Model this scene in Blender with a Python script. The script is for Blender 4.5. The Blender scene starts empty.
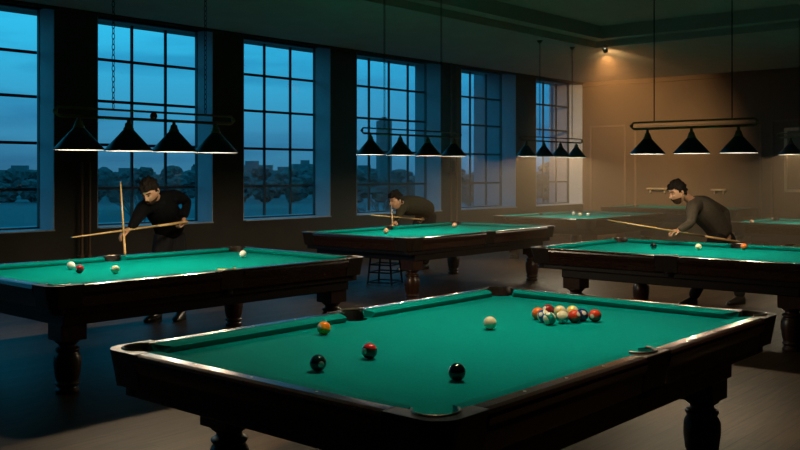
import bpy, bmesh, math, random
from mathutils import Vector, Matrix
random.seed(7)
S = bpy.context.scene
COL = S.collection
PI = math.pi

# ------------------------------------------------------------------ camera
F_PX, VH, YAW, EYE = 932.0, 172.5, 0.711, 1.6
CY, SY = math.cos(YAW), math.sin(YAW)
cam_d = bpy.data.cameras.new('camera'); cam = bpy.data.objects.new('camera', cam_d); COL.objects.link(cam)
cam_d.sensor_width = 36; cam_d.lens = F_PX/800*36; cam_d.shift_y = -(225-VH)/800
cam_d.clip_end = 3000; cam_d.clip_start = .05
cam.location = (0, 0, EYE); cam.rotation_euler = (PI/2, 0, YAW-PI/2)
S.camera = cam
# ------------------------------------------------------------------ exposure
S.view_settings.view_transform = 'Standard'; S.view_settings.look = 'None'
S.view_settings.gamma = 1; S.view_settings.exposure = 0
S.view_settings.use_curve_mapping = False
# ------------------------------------------------------------------ sky at dusk
LAMP_W = 30.0          # power of one shaded bulb
GLOW_BEAM_W = 3400.0  # power of the added warm beam
HAZE = .05
LAMP_COL = (1.0, .80, .52)
W = bpy.data.worlds.new('dusk_sky'); S.world = W; W.use_nodes = True
nt = W.node_tree; nt.nodes.clear()
def N(t, k, **kw):
    n = t.nodes.new(k)
    for a, b in kw.items():
        if hasattr(n, a): setattr(n, a, b)
        else: n.inputs[a.replace('_', ' ')].default_value = b
    return n
out = N(nt, 'ShaderNodeOutputWorld'); bg = N(nt, 'ShaderNodeBackground'); bg.inputs[1].default_value = 1.0
tc = N(nt, 'ShaderNodeTexCoord'); sep = N(nt, 'ShaderNodeSeparateXYZ')
nt.links.new(tc.outputs['Generated'], sep.inputs[0])
ramp = N(nt, 'ShaderNodeValToRGB'); cr = ramp.color_ramp
cr.elements[0].position = 0.0; cr.elements[0].color = (.045, .20, .34, 1)
cr.elements[1].position = .5; cr.elements[1].color = (.020, .50, .95, 1)
e = cr.elements.new(.04); e.color = (.050, .29, .50, 1)
e = cr.elements.new(.12); e.color = (.040, .50, .82, 1)
e = cr.elements.new(.2); e.color = (.035, .70, 1.10, 1)
nt.links.new(sep.outputs[2], ramp.inputs[0])
mp = N(nt, 'ShaderNodeMapping'); mp.inputs['Scale'].default_value = (1.6, 1.6, 13)
nz = N(nt, 'ShaderNodeTexNoise'); nz.inputs['Scale'].default_value = 2.3; nz.inputs['Detail'].default_value = 5; nz.inputs['Roughness'].default_value = .5
nt.links.new(tc.outputs['Generated'], mp.inputs[0]); nt.links.new(mp.outputs[0], nz.inputs[0])
r2 = N(nt, 'ShaderNodeValToRGB'); r2.color_ramp.elements[0].position = .47; r2.color_ramp.elements[1].position = .68
nt.links.new(nz.outputs[0], r2.inputs[0])
mx = N(nt, 'ShaderNodeMix', data_type='RGBA', blend_type='MULTIPLY')
mx.inputs[7].default_value = (.62, .66, .74, 1)
nt.links.new(r2.outputs[0], mx.inputs[0]); nt.links.new(ramp.outputs[0], mx.inputs[6])
nt.links.new(mx.outputs[2], bg.inputs[0]); nt.links.new(bg.outputs[0], out.inputs[0])

# ------------------------------------------------------------------ helpers
def at(u, v, D):
    """world point on the viewing ray of pixel (u,v) at depth D"""
    R = (u-400)/F_PX*D
    return Vector((D*CY+R*SY, D*SY-R*CY, EYE-(v-VH)/F_PX*D))
def on(u, v, z):
    """world point of height z seen at pixel (u,v)"""
    return at(u, v, F_PX*(EYE-z)/(v-VH))

def mat(name, col, rough=.5, metal=0, noise=0, scale=8, bump=0, stretch=(1, 1, 1), spec=.5, coat=0, col2=None, emis=None, es=0):
    m = bpy.data.materials.new(name); m.use_nodes = True; t = m.node_tree
    b = t.nodes['Principled BSDF']
    b.inputs['Base Color'].default_value = (*col, 1); b.inputs['Roughness'].default_value = rough
    b.inputs['Metallic'].default_value = metal; b.inputs['Specular IOR Level'].default_value = spec
    b.inputs['Coat Weight'].default_value = coat; b.inputs['Coat Roughness'].default_value = .15
    if emis: b.inputs['Emission Color'].default_value = (*emis, 1); b.inputs['Emission Strength'].default_value = es
    if noise or bump:
        c = N(t, 'ShaderNodeTexCoord'); mpn = N(t, 'ShaderNodeMapping'); mpn.inputs['Scale'].default_value = stretch
        n = N(t, 'ShaderNodeTexNoise'); n.inputs['Scale'].default_value = scale; n.inputs['Detail'].default_value = 6
        t.links.new(c.outputs['Object'], mpn.inputs[0]); t.links.new(mpn.outputs[0], n.inputs[0])
        if noise:
            r = N(t, 'ShaderNodeValToRGB')
            d = col2 or tuple(x*(1-noise) for x in col)
            r.color_ramp.elements[0].color = (*d, 1); r.color_ramp.elements[1].color = (*col, 1)
            r.color_ramp.elements[0].position = .35; r.color_ramp.elements[1].position = .65
            t.links.new(n.outputs[0], r.inputs[0]); t.links.new(r.outputs[0], b.inputs['Base Color'])
        if bump:
            bp = N(t, 'ShaderNodeBump'); bp.inputs['Strength'].default_value = bump; bp.inputs['Distance'].default_value = .01
            t.links.new(n.outputs[0], bp.inputs['Height']); t.links.new(bp.outputs[0], b.inputs['Normal'])
    return m

M = {}
M['cloth'] = mat('green_baize', (.0, .235, .215), .95, noise=.10, scale=120, bump=.12, spec=.02)
M['wood'] = mat('dark_mahogany', (.014, .007, .005), .36, noise=.5, scale=6, stretch=(1, 12, 12), coat=.0, bump=.02)
M['rail'] = mat('varnished_mahogany', (.050, .019, .010), .26, noise=.5, scale=6, stretch=(2, 14, 14), coat=.12)
M['leg'] = mat('turned_mahogany', (.055, .021, .011), .33, noise=.4, scale=9, stretch=(5, 5, 1))
M['cap'] = mat('brown_leather', (.032, .020, .013), .40, noise=.35, scale=40, bump=.1)
M['trim'] = mat('worn_metal_trim', (.26, .23, .19), .4, 1)
M['lit_brass'] = mat('lit_brass_rim', (.65, .48, .14), .35, .8)  # brass rim, its lit glint put into the bright yellow
M['pocket'] = mat('black_leather', (.008, .008, .009), .6, bump=.2, scale=60)
M['pearl'] = mat('mother_of_pearl', (.55, .52, .45), .25)
M['shade'] = mat('shade_green_enamel', (.006, .020, .017), .32)
M['shade_in'] = mat('shade_white_enamel', (.18, .20, .23), .6)
M['brass'] = mat('aged_brass', (.34, .24, .10), .38, 1, noise=.3, scale=30)
M['bulb'] = mat('glowing_bulb', (1, .9, .7), .3, emis=(1, .82, .55), es=6)
M['lens'] = mat('lit_lens', (1, .9, .7), .3, emis=(1, .85, .6), es=.8)
M['iron'] = mat('dark_iron', (.02, .022, .022), .45, .8)
M['black'] = mat('black_metal', (.012, .012, .013), .4, .3)
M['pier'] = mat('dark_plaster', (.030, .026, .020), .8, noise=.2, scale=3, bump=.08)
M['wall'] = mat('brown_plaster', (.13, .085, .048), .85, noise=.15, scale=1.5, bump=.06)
M['wallmould'] = mat('brown_moulding', (.19, .13, .08), .6)
M['reveal'] = mat('pale_painted_reveal', (.46, .50, .55), .6, noise=.08, scale=4)
M['brick'] = mat('outer_brick', (.42, .34, .36), .85)
M['frame'] = mat('dark_window_frame', (.018, .020, .022), .5)
M['ceil'] = mat('ceiling_paint', (.42, .43, .37), .85, noise=.1, scale=2)
M['skin'] = mat('skin', (.40, .21, .13), .55)
M['sweater'] = mat('black_knit', (.004, .004, .005), .95, spec=.05, bump=.3, scale=90)
M['jacket'] = mat('dark_brown_cloth', (.07, .056, .042), .85, spec=.15, bump=.3, scale=50, noise=.3)
M['shirt'] = mat('dark_olive_shirt', (.028, .026, .017), .9, spec=.1, bump=.3, scale=50)
M['trousers'] = mat('black_trousers', (.010, .010, .012), .9, spec=.1, bump=.2, scale=60)
M['shoe'] = mat('black_leather_shoe', (.015, .012, .010), .3)
M['hair'] = mat('dark_hair', (.008, .006, .005), .8, spec=.1, bump=.6, scale=70)
M['beard'] = mat('dark_stubble', (.06, .032, .02), .9, noise=.4, scale=90, spec=.1)
M['maple'] = mat('maple_wood', (.55, .34, .14), .3, noise=.2, scale=10, stretch=(1, 1, .1))
M['cuebutt'] = mat('cue_butt_wood', (.09, .03, .015), .3)
M['tip'] = mat('blue_cue_tip', (.05, .15, .3), .8)

def floor_mat():
    m = bpy.data.materials.new('plank_floor'); m.use_nodes = True; t = m.node_tree; b = t.nodes['Principled BSDF']
    c = N(t, 'ShaderNodeTexCoord'); mp_ = N(t, 'ShaderNodeMapping'); mp_.inputs['Scale'].default_value = (1, 1, 1)
    t.links.new(c.outputs['Object'], mp_.inputs[0])
    br = N(t, 'ShaderNodeTexBrick'); br.inputs['Scale'].default_value = 1
    br.inputs['Brick Width'].default_value = 1.6; br.inputs['Row Height'].default_value = .14; br.inputs['Mortar Size'].default_value = .003
    br.inputs['Color1'].default_value = (.092, .055, .030, 1); br.inputs['Color2'].default_value = (.064, .038, .021, 1); br.inputs['Mortar'].default_value = (.03, .02, .015, 1)
    t.links.new(mp_.outputs[0], br.inputs[0])
    m2 = N(t, 'ShaderNodeMapping'); m2.inputs['Scale'].default_value = (1.2, 14, 1); t.links.new(c.outputs['Object'], m2.inputs[0])
    n = N(t, 'ShaderNodeTexNoise'); n.inputs['Scale'].default_value = 2.5; n.inputs['Detail'].default_value = 7; t.links.new(m2.outputs[0], n.inputs[0])
    r = N(t, 'ShaderNodeValToRGB'); r.color_ramp.elements[0].color = (.62, .6, .58, 1); r.color_ramp.elements[1].color = (1.25, 1.2, 1.15, 1)
    r.color_ramp.elements[0].position = .3; r.color_ramp.elements[1].position = .72
    t.links.new(n.outputs[0], r.inputs[0])
    x = N(t, 'ShaderNodeMix', data_type='RGBA', blend_type='MULTIPLY'); x.inputs[0].default_value = 1
    t.links.new(br.outputs[0], x.inputs[6]); t.links.new(r.outputs[0], x.inputs[7]); t.links.new(x.outputs[2], b.inputs['Base Color'])
    b.inputs['Roughness'].default_value = .48; b.inputs['Specular IOR Level'].default_value = .12
    bp = N(t, 'ShaderNodeBump'); bp.inputs['Strength'].default_value = .15; bp.inputs['Distance'].default_value = .004
    t.links.new(br.outputs['Fac'], bp.inputs['Height']); bp.invert = True; t.links.new(bp.outputs[0], b.inputs['Normal'])
    return m
M['floor'] = floor_mat()
def glass_mat():
    m = bpy.data.materials.new('window_glass'); m.use_nodes = True; t = m.node_tree; t.nodes.clear()
    o = N(t, 'ShaderNodeOutputMaterial'); tr = N(t, 'ShaderNodeBsdfTransparent'); tr.inputs[0].default_value = (.92, .96, .97, 1)
    g = N(t, 'ShaderNodeBsdfGlossy'); g.inputs['Roughness'].default_value = .02
    lw = N(t, 'ShaderNodeLayerWeight'); lw.inputs[0].default_value = .5
    pw = N(t, 'ShaderNodeMath', operation='POWER'); pw.inputs[1].default_value = 5; t.links.new(lw.outputs['Facing'], pw.inputs[0])
    fr = N(t, 'ShaderNodeMath', operation='MULTIPLY_ADD'); fr.inputs[1].default_value = .8; fr.inputs[2].default_value = .03; t.links.new(pw.outputs[0], fr.inputs[0])
    mi = N(t, 'ShaderNodeMixShader')
    t.links.new(fr.outputs[0], mi.inputs[0]); t.links.new(tr.outputs[0], mi.inputs[1]); t.links.new(g.outputs[0], mi.inputs[2]); t.links.new(mi.outputs[0], o.inputs[0])
    return m
M['glass'] = glass_mat()

def tag(o, label=None, cat=None, group=None, kind=None):
    if label: o['label'] = label
    if cat: o['category'] = cat
    if group: o['group'] = group
    if kind: o['kind'] = kind
    return o
def empty(name, loc=(0, 0, 0), rz=0, parent=None):
    o = bpy.data.objects.new(name, None); COL.objects.link(o); o.location = loc; o.rotation_euler = (0, 0, rz)
    o.empty_display_size = .1
    if parent: o.parent = parent
    return o
def obj(name, bm, m, parent=None, smooth=False, bevel=0, loc=None):
    me = bpy.data.meshes.new(name)
    bmesh.ops.recalc_face_normals(bm, faces=bm.faces)
    bm.to_mesh(me); bm.free()
    for x in (m if isinstance(m, list) else [m]): me.materials.append(x)
    if smooth:
        for p in me.polygons: p.use_smooth = True
    o = bpy.data.objects.new(name, me); COL.objects.link(o)
    if parent: o.parent = parent
    if loc is not None: o.location = loc
    if bevel:
        b = o.modifiers.new('bevel', 'BEVEL'); b.width = bevel; b.segments = 3; b.limit_method = 'ANGLE'; b.angle_limit = .6
    return o
def box(bm, x0, x1, y0, y1, z0, z1, mi=0):
    vs = [bm.verts.new((x, y, z)) for x in (x0, x1) for y in (y0, y1) for z in (z0, z1)]
    for f in ((0, 1, 3, 2), (4, 6, 7, 5), (0, 4, 5, 1), (2, 3, 7, 6), (0, 2, 6, 4), (1, 5, 7, 3)):
        bm.faces.new([vs[i] for i in f]).material_index = mi
    return bm
def prism(bm, pts, z0, z1, mi=0):
    a = [bm.verts.new((x, y, z0)) for x, y in pts]; b = [bm.verts.new((x, y, z1)) for x, y in pts]
    n = len(pts)
    bm.faces.new(a).material_index = mi; bm.faces.new(b).material_index = mi
    for i in range(n): bm.faces.new((a[i], a[(i+1) % n], b[(i+1) % n], b[i])).material_index = mi
    return bm
def lathe(bm, prof, seg=28, c=(0, 0, 0), cap=True, M4=None):
    rings = []
    for r, z in prof:
        rings.append([bm.verts.new((c[0]+r*math.cos(2*PI*i/seg), c[1]+r*math.sin(2*PI*i/seg), c[2]+z)) for i in range(seg)])
    for a, b in zip(rings, rings[1:]):
        for i in range(seg): bm.faces.new((a[i], a[(i+1) % seg], b[(i+1) % seg], b[i]))
    if cap: bm.faces.new(rings[0]); bm.faces.new(rings[-1])
    if M4: bmesh.ops.transform(bm, matrix=M4, verts=[v for r in rings for v in r])
    return bm
def tube(bm, p, q, r0, r1=None, seg=10):
    p, q = Vector(p), Vector(q); r1 = r0 if r1 is None else r1
    d = (q-p); L = d.length; rot = d.to_track_quat('Z', 'Y').to_matrix().to_4x4()
    return lathe(bm, [(r0, 0), (r1, L)], seg, M4=Matrix.Translation(p) @ rot)
def sphere(bm, c, r, sx=1, sy=1, sz=1, u=16, v=10, rot=None):
    mm = Matrix.Translation(Vector(c)) @ (rot or Matrix.Identity(4)) @ Matrix.Diagonal((r*sx, r*sy, r*sz, 1))
    bmesh.ops.create_uvsphere(bm, u_segments=u, v_segments=v, radius=1, matrix=mm); return bm

# ------------------------------------------------------------------ room shell
YW, XW, CZ = 12.2, 21.45, 3.93           # window wall, end wall, soffit height
X0, Y0 = -3.5, -4.5
SILL = .78
def struct(name, bm, m, parent=None, **k):
    o = obj(name, bm, m, parent, **k)
    if not parent: o['kind'] = 'structure'
    return o
bm = bmesh.new(); box(bm, X0-.3, XW+.3, Y0-.3, YW+.95, -.25, 0); struct('floor', bm, M['floor'])
# ceiling: a lower band round the room, a recessed field with two beams
bm = bmesh.new()
box(bm, X0-.3, XW+.3, Y0-.3, YW+.95, CZ+.35, CZ+.6)
box(bm, X0-.3, XW+.3, 8.6, YW+.95, CZ, CZ+.36)
box(bm, 15.6, XW+.3, Y0-.3, 8.6, CZ, CZ+.36)
box(bm, X0-.3, 15.6, 8.35, 8.6, CZ+.12, CZ+.36)
box(bm, 15.35, 15.6, Y0-.3, 8.35, CZ+.12, CZ+.36)
for y in (4.3, .0): box(bm, X0-.3, 15.35, y-.2, y+.2, CZ+.14, CZ+.36)
for x in (9.6, 3.2): box(bm, x-.2, x+.2, Y0-.3, 8.35, CZ+.14, CZ+.36)
struct('ceiling', bm, M['ceil'])
wins = [(-.9, 1.2, .3), (1.95, 4.0, .0), (4.65, 6.74, .0), (7.41, 9.50, .0), (10.14, 12.2, .0), (12.9, 15.5, .22), (16.2, 18.33, .72), (19.2, 21.43, .5)]
GY = YW+.42
bm = bmesh.new()
xs = [X0-.3]+[a for w in wins for a in (w[0], w[1])]+[XW+.3]
box(bm, X0-.3, XW+.3, YW, YW+.5, -.25, SILL)
box(bm, X0-.3, XW+.3, YW, YW+.5, CZ, CZ+.6)
for i in range(0, len(xs)-1, 2): box(bm, xs[i], xs[i+1], YW, YW+.47, SILL, CZ)
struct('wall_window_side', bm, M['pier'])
bm = bmesh.new()
for i, w in enumerate(wins):
    nx = wins[i+1][0] if i+1 < len(wins) else XW+.6
    if w[2] > 0: box(bm, w[1]-.0, min(nx, w[1]+.6), YW+.47, YW+.50+w[2], -8, CZ+1)
struct('trim_1', bm, M['brick'])
bm = bmesh.new(); box(bm, XW, XW+.3, Y0-.3, YW, -.25, CZ+.6); struct('wall_end', bm, M['wall'])
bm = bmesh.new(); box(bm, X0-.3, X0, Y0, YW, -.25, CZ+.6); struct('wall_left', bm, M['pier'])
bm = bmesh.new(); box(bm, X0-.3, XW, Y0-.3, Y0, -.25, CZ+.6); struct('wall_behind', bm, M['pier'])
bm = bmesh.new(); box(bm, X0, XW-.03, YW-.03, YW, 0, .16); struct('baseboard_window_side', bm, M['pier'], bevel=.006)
bm = bmesh.new(); box(bm, XW-.03, XW, Y0, YW-.03, 0, .18); struct('baseboard_end', bm, M['wall'], bevel=.006)
# panel mouldings on the end wall
bm = bmesh.new()
def rectmould(y0, y1, z0, z1, w=.05, d=.025):
    box(bm, XW-d, XW, y0, y0+w, z0, z1); box(bm, XW-d, XW, y1-w, y1, z0, z1)
    box(bm, XW-d, XW, y0+w, y1-w, z0, z0+w); box(bm, XW-d, XW, y0+w, y1-w, z1-w, z1)
for y0, y1 in ((10.98, 12.0), (7.6, 10.75), (4.2, 7.4), (.8, 4.0), (-2.6, .6)): rectmould(y0, y1, .45, 2.8)
struct('trim_2', bm, M['wallmould'], bevel=.006)
bm = bmesh.new(); box(bm, XW-.06, XW, Y0, YW, CZ-.12, CZ); struct('trim_3', bm, M['wall'], bevel=.02)
bm = bmesh.new(); box(bm, X0, XW-.06, YW-.04, YW, CZ-.05, CZ); struct('trim_4', bm, M['pier'], bevel=.012)

# windows
for i, (a, b, o_) in enumerate(wins):
    w = empty('window_%d' % (i+1), (0, 0, 0)); w['kind'] = 'structure'
    fm = bmesh.new()
    box(fm, a, a+.05, GY-.03, GY+.03, SILL, CZ); box(fm, b-.02, b, GY-.03, GY+.03, SILL, CZ)
    box(fm, a, b, GY-.03, GY+.03, SILL, SILL+.045); box(fm, a, b, GY-.03, GY+.03, CZ-.012, CZ)
    obj('window_frame', fm, M['frame'], w)
    mm = bmesh.new(); ncol = 4 if b-a > 2.3 else 3
    xx = b
    for k in range(ncol-1):
        xx -= .62 if ncol == 3 else .60
        box(mm, xx-.018, xx+.018, GY-.018, GY+.018, SILL+.06, CZ-.05)
    for z in (1.36, 2.02, 2.68, 3.31):
        box(mm, a+.07, b-.045, GY-.016, GY+.016, z-.021, z+.021)
    obj('glazing_bars', mm, M['frame'], w)
    gm = bmesh.new(); box(gm, a+.06, b-.04, GY-.003, GY+.003, SILL+.05, CZ-.04); obj('pane', gm, M['glass'], w)
    rm = bmesh.new()
    box(rm, a, a+.012, YW+.001, GY-.03, SILL, CZ); box(rm, b-.012, b, YW+.001, GY-.03, SILL, CZ)
    obj('reveal', rm, M['reveal'], w)
    sm = bmesh.new(); box(sm, a+.012, b-.012, YW-.05, GY-.03, SILL, SILL+.02); obj('window_sill', sm, M['reveal'], w, bevel=.008)

# ------------------------------------------------------------------ haze in the far half of the hall
hm = bpy.data.materials.new('warm_tinted_haze'); hm.use_nodes = True; ht = hm.node_tree; ht.nodes.clear()
ho = N(ht, 'ShaderNodeOutputMaterial'); hv = N(ht, 'ShaderNodeVolumeScatter'); hv.inputs['Color'].default_value = (.95, .68, .42, 1)  # warmth of the glow is put into the scatter colour
hv.inputs['Density'].default_value = HAZE; hv.inputs['Anisotropy'].default_value = .35; ht.links.new(hv.outputs[0], ho.inputs['Volume'])
bm = bmesh.new(); box(bm, 10.8, XW-.01, Y0+.05, YW-.02, .01, 3.75); o = obj('haze', bm, hm)
tag(o, 'thin warm haze hanging in the far end of the hall', 'haze', kind='stuff')

# ------------------------------------------------------------------ outside
GZ = -8.0
M['field'] = mat('dusk_field', (.09, .10, .10), .95, noise=.45, scale=.02, stretch=(1, 1, 1))
M['foliage'] = mat('distant_foliage', (.09, .095, .09), .95, noise=.4, scale=.6)
M['road'] = mat('pale_road', (.25, .25, .26), .9)
bm = bmesh.new(); box(bm, -400, 1800, YW+1.0, 2200, GZ-1, GZ); g = obj('field', bm, M['field']); g['kind'] = 'structure'
bm = bmesh.new(); box(bm, -300, 230, 150, 158, GZ, GZ+.05); g = obj('country_road', bm, M['road'])
tag(g, 'pale road crossing the dusky field outside the windows', 'road')
def building(x, y, w, d, h, rz, label):
    r = empty('building', (x, y, GZ), rz); tag(r, label, 'building', 'buildings on the skyline')
    b = bmesh.new(); box(b, -w/2, w/2, -d/2, d/2, 0, h); box(b, -w/6, w/6, -d/6, d/6, h, h+2.5)
    for s in range(int(h//3)):
        for k in range(int(w//4)):
            x0 = -w/2+1+k*4; box(b, x0, x0+1.8, -d/2-.1, -d/2, 1+3*s, 2.5+3*s, 1)
    obj('facade', b, [M['conc'], M['farwin']], r)
M['conc'] = mat('grey_concrete', (.13, .135, .14), .9); M['farwin'] = mat('dark_far_glass', (.09, .09, .10), .4)
def dirpt(u, D): p = at(u, 172.5, D); return p.x, p.y
for u, D, w, h, lab in ((20, 520, 26, 11, 'low distant block seen through the leftmost window'),
        (252, 560, 24, 14, 'distant flat block at the left edge of the third window'),
        (285, 640, 30, 11, 'distant wide block in the middle of the third window'),
        (305, 600, 16, 15, 'distant tall block near the right edge of the third window'),
        (384, 620, 8, 44, 'slim distant tower seen through the fourth window'),
        (128, 600, 34, 10, 'distant low block behind the standing player’s cue'),
        (364, 640, 26, 12, 'distant block at the left of the fourth window')):
    x, y = dirpt(u, D); building(x, y, w, 14, h, YAW-PI/2+.2, lab)
def far_tree(x, y, h, r):
    t = empty('distant_tree', (x, y, GZ)); tag(t, 'dark distant tree in the line along the horizon outside', 'tree', 'trees along the horizon')
    b = bmesh.new()
    for k in range(14):
        a = random.uniform(0, 6.28); q = random.uniform(.1, .6)*r
        bmesh.ops.create_icosphere(b, subdivisions=2, radius=random.uniform(.45, .7)*r, matrix=Matrix.Translation((q*math.cos(a), q*math.sin(a), h*random.uniform(.12, .82))))
    for v in b.verts: v.co += Vector([random.uniform(-.18, .18)*r for _ in range(3)])
    c = obj('crown', b, M['foliage'], t)
    b = bmesh.new(); tube(b, (0, 0, 0), (0, 0, h*.6), .35, .2); tr = obj('trunk', b, M['foliage'], t)
    return t
protos = [far_tree(*dirpt(60+40*k, 330), 11+1.0*k, 4.4) for k in range(4)]
def dup(root):
    r = root.copy(); COL.objects.link(r)
    for ch in root.children:
        c = ch.copy(); COL.objects.link(c); c.parent = r
    return r
n_ = 0
for row, D in enumerate((300, 350, 410, 470)):
    u = -25+row*7
    while u < 590:
        t = dup(protos[n_ % 4]) if n_ >= 4 else protos[n_]
        x, y = dirpt(u, D); t.location = (x, y, GZ); sc = D/380
        t.scale = (sc, sc, sc*random.uniform(.75, .95)*(.9 if row else .8)); t.rotation_euler[2] = random.uniform(0, 6)
        wn = 'first' if u < 47 else 'second' if u < 222 else 'third' if u < 342 else 'fourth' if u < 450 else 'fifth' if u < 525 else 'sixth'
        t['label'] = 'dark distant tree on the horizon seen through the %s window from the left' % wn
        t['group'] = 'horizon trees behind the %s window' % wn
        u += 29; n_ += 1
def bare_tree(x, y, h, label):
    t = empty('bare_tree', (x, y, GZ)); tag(t, label, 'tree')
    b = bmesh.new(); rnd = random.Random(int(x*10))
    def br(p, d, L, r, n):
        q = p+d*L; tube(b, p, q, r, r*.7, 5)
        if n == 0: return
        for _ in range(3 if n > 1 else 4):
            dd = (d+Vector([rnd.uniform(-.75, .75), rnd.uniform(-.75, .75), rnd.uniform(-.1, .5)])).normalized()
            br(q, dd, L*rnd.uniform(.62, .8), r*.6, n-1)
    br(Vector((0, 0, 0)), Vector((0, 0, 1)), h*.28, h*.018, 5)
    obj('branches', b, M['foliage'], t)
for u, D, h, lab in ((150, 75, 11.5, 'bare tree outside the second window above the player’s head'), (400, 60, 10.5, 'bare tree outside the fourth window, left of two'),
                    (418, 70, 11.5, 'bare tree outside the fourth window, right of two'), (480, 75, 11, 'bare tree outside the fifth window')):
    bare_tree(*dirpt(u, D), h, lab)

# ------------------------------------------------------------------ billiard tables
RO = .128; ZR = .80; ZC = .762; PR = .078
def arc(cx, cy, r, a0, a1, n=12):
    return [(cx+r*math.cos(a0+(a1-a0)*i/n), cy+r*math.sin(a0+(a1-a0)*i/n)) for i in range(n+1)]
def rail_profile(b, x0, x1):
    pr = [(.05, .64), (.05, .803), (.098, .803), (.116, .797), (.125, .785), (.128, .772), (.120, .745), (.105, .715), (.095, .64)]
    A = [b.verts.new((x0, y, z)) for y, z in pr]; B = [b.verts.new((x1, y, z)) for y, z in pr]; n = len(pr)
    b.faces.new(A); b.faces.new(B)
    for i in range(n): b.faces.new((A[i], A[(i+1) % n], B[(i+1) % n], B[i]))
def cushion_mesh(b, x0, x1, e0, e1):
    # cloth covered cushion between x0..x1, ends bevelled by e0/e1 towards the nose
    def ring(xo, xi):
        return [b.verts.new(p) for p in ((xo, .051, .735), (xo, .051, .802), (xi+(xo-xi)*.5, -.008, .797), (xi, -.040, .790), (xi, -.036, .776), (xo, .0, .735))]
    A = ring(x0, x0+e0); B = ring(x1, x1-e1); n = 6
    b.faces.new(A); b.faces.new(B)
    for i in range(n): b.faces.new((A[i], A[(i+1) % n], B[(i+1) % n], B[i]))
def xf(b, M4): bmesh.ops.transform(b, matrix=M4, verts=b.verts); return b
def make_table(x, y, rz, L, Wd, label, leg_in=.42, sights=True):
    t = empty('billiard_table', (x, y, 0), rz); tag(t, label, 'billiard table', 'billiard tables')
    hl, hw = L/2, Wd/2
    # bed with round bites at the pockets
    e = .03
    pts = []
    r = PR
    def corner(sx, sy):
        cx, cy = sx*hl, sy*hw; X, Y = sx*(hl+e), sy*(hw+e)
        k = math.sqrt(r*r-e*e)
        p1, p2 = (cx-sx*k, Y), (X, cy-sy*k)
        a1 = math.atan2(p1[1]-cy, p1[0]-cx); a2 = math.atan2(p2[1]-cy, p2[0]-cx)
        return cx, cy, p1, p2, a1, a2
    def sweep(cx, cy, a1, a2, through):
        # arc from a1 to a2 that passes near angle 'through'
        for k1 in (-1, 0, 1):
            for k2 in (-1, 0, 1):
                A2 = a2+2*PI*k1; T = through+2*PI*k2
                if abs(A2-a1) < 2*PI and (a1 < T < A2 or A2 < T < a1): return arc(cx, cy, r, a1, A2)
    for sx, sy, order in ((1, 1, 0), (1, -1, 1), (-1, -1, 0), (-1, 1, 1)):
        cx, cy, p1, p2, a1, a2 = corner(sx, sy); th = math.atan2(-sy, -sx)
        s = sweep(cx, cy, a1, a2, th)
        if order: s = s[::-1]
        pts += s
        if (sx, sy) == (1, -1): pts += arc(0, -hw-.02, r, 0, PI)          # mid pocket, y-
        if (sx, sy) == (-1, 1): pts += arc(0, hw+.02, r, PI, 2*PI)
    b = bmesh.new()
    prism(b, pts, ZC-.04, ZC); bmesh.ops.triangulate(b, faces=[f for f in b.faces if len(f.verts) > 4], ngon_method='EAR_CLIP')
    obj('cloth_bed', b, M['cloth'], t)
    # rails & cushions
    g = .135
    segs = []
    for s in (1, -1):
        rot = Matrix.Identity(4) if s == 1 else Matrix.Rotation(PI, 4, 'Z')
        for (x0, x1, e0, e1) in ((-hl+g, -.115, .0, .0), (.115, hl-g, .0, .0)): segs.append((rot @ Matrix.Translation((0, hw, 0)), x0, x1))
    for s in (1, -1):
        segs.append((Matrix.Rotation(s*PI/2, 4, 'Z') @ Matrix.Translation((0, hl, 0)), -hw+g, hw-g))
    for M4, x0, x1 in segs:
        b = bmesh.new(); rail_profile(b, x0, x1); obj('rail', xf(b, M4), M['rail'], t)
        b = bmesh.new(); c0 = x0-(.05 if abs(x0) > .2 else .02); c1 = x1+(.05 if abs(x1) > .2 else .02)
        cushion_mesh(b, c0, c1, .06 if abs(x0) > .2 else .025, .06 if abs(x1) > .2 else .025)
        obj('cushion', xf(b, M4), M['cloth'], t, smooth=False)
        if sights:
            for k in (1, 2, 3):
                cxs = x0+(x1-x0)*k/4
                b = bmesh.new(); lathe(b, [(.0065, .8028), (.0065, .8045)], 10, (cxs, .072, 0)); obj('sight', xf(b, M4), M['pearl'], t)
    # pocket castings
    for sx in (1, -1):
        for sy in (1, -1):
            p = [(-g, RO)]+arc(RO-.10, RO-.10, .10, PI/2, 0, 8)+[(RO, -g), (.05, -g)]
            a2 = math.asin(.028/PR)
            p += arc(0, 0, PR, -PI/3.3, PI/2+PI/3.3, 16)
            p += [(-g, .05)]
            b = bmesh.new(); prism(b, p, .64, .8045)
            # taper lower edge inwards
            for v in b.verts:
                if v.co.z < .7:
                    if v.co.x > .06: v.co.x -= .033
                    if v.co.y > .06: v.co.y -= .033
            m4 = Matrix.Translation((sx*hl, sy*hw, 0)) @ Matrix.Diagonal((sx, sy, 1, 1))
            c = obj('corner_casting', xf(b, m4), M['cap'], t, bevel=.010)
            b = bmesh.new()
            rim = arc(0, 0, PR+.004, -PI/3.0, PI/2+PI/3.0, 18)
            for q0, q1 in zip(rim, rim[1:]): tube(b, (*q0, .806), (*q1, .806), .005, seg=8)
            obj('lip', xf(b, m4), M['trim'] if (sx, sy) != (1, 1) else M['pocket'], c)
            b = bmesh.new(); lathe(b, [(PR-.002, .79), (PR-.004, .70), (PR-.02, .60), (.0005, .585)], 22, cap=False)
            # liner keeps only its outer wall above the bed
            dele = [f for f in b.faces if f.calc_center_median().z > .72 and (f.calc_center_median().x+f.calc_center_median().y) < -.0]
            bmesh.ops.delete(b, geom=dele, context='FACES')
            obj('pocket_liner', xf(b, m4), M['pocket'], t)
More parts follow.
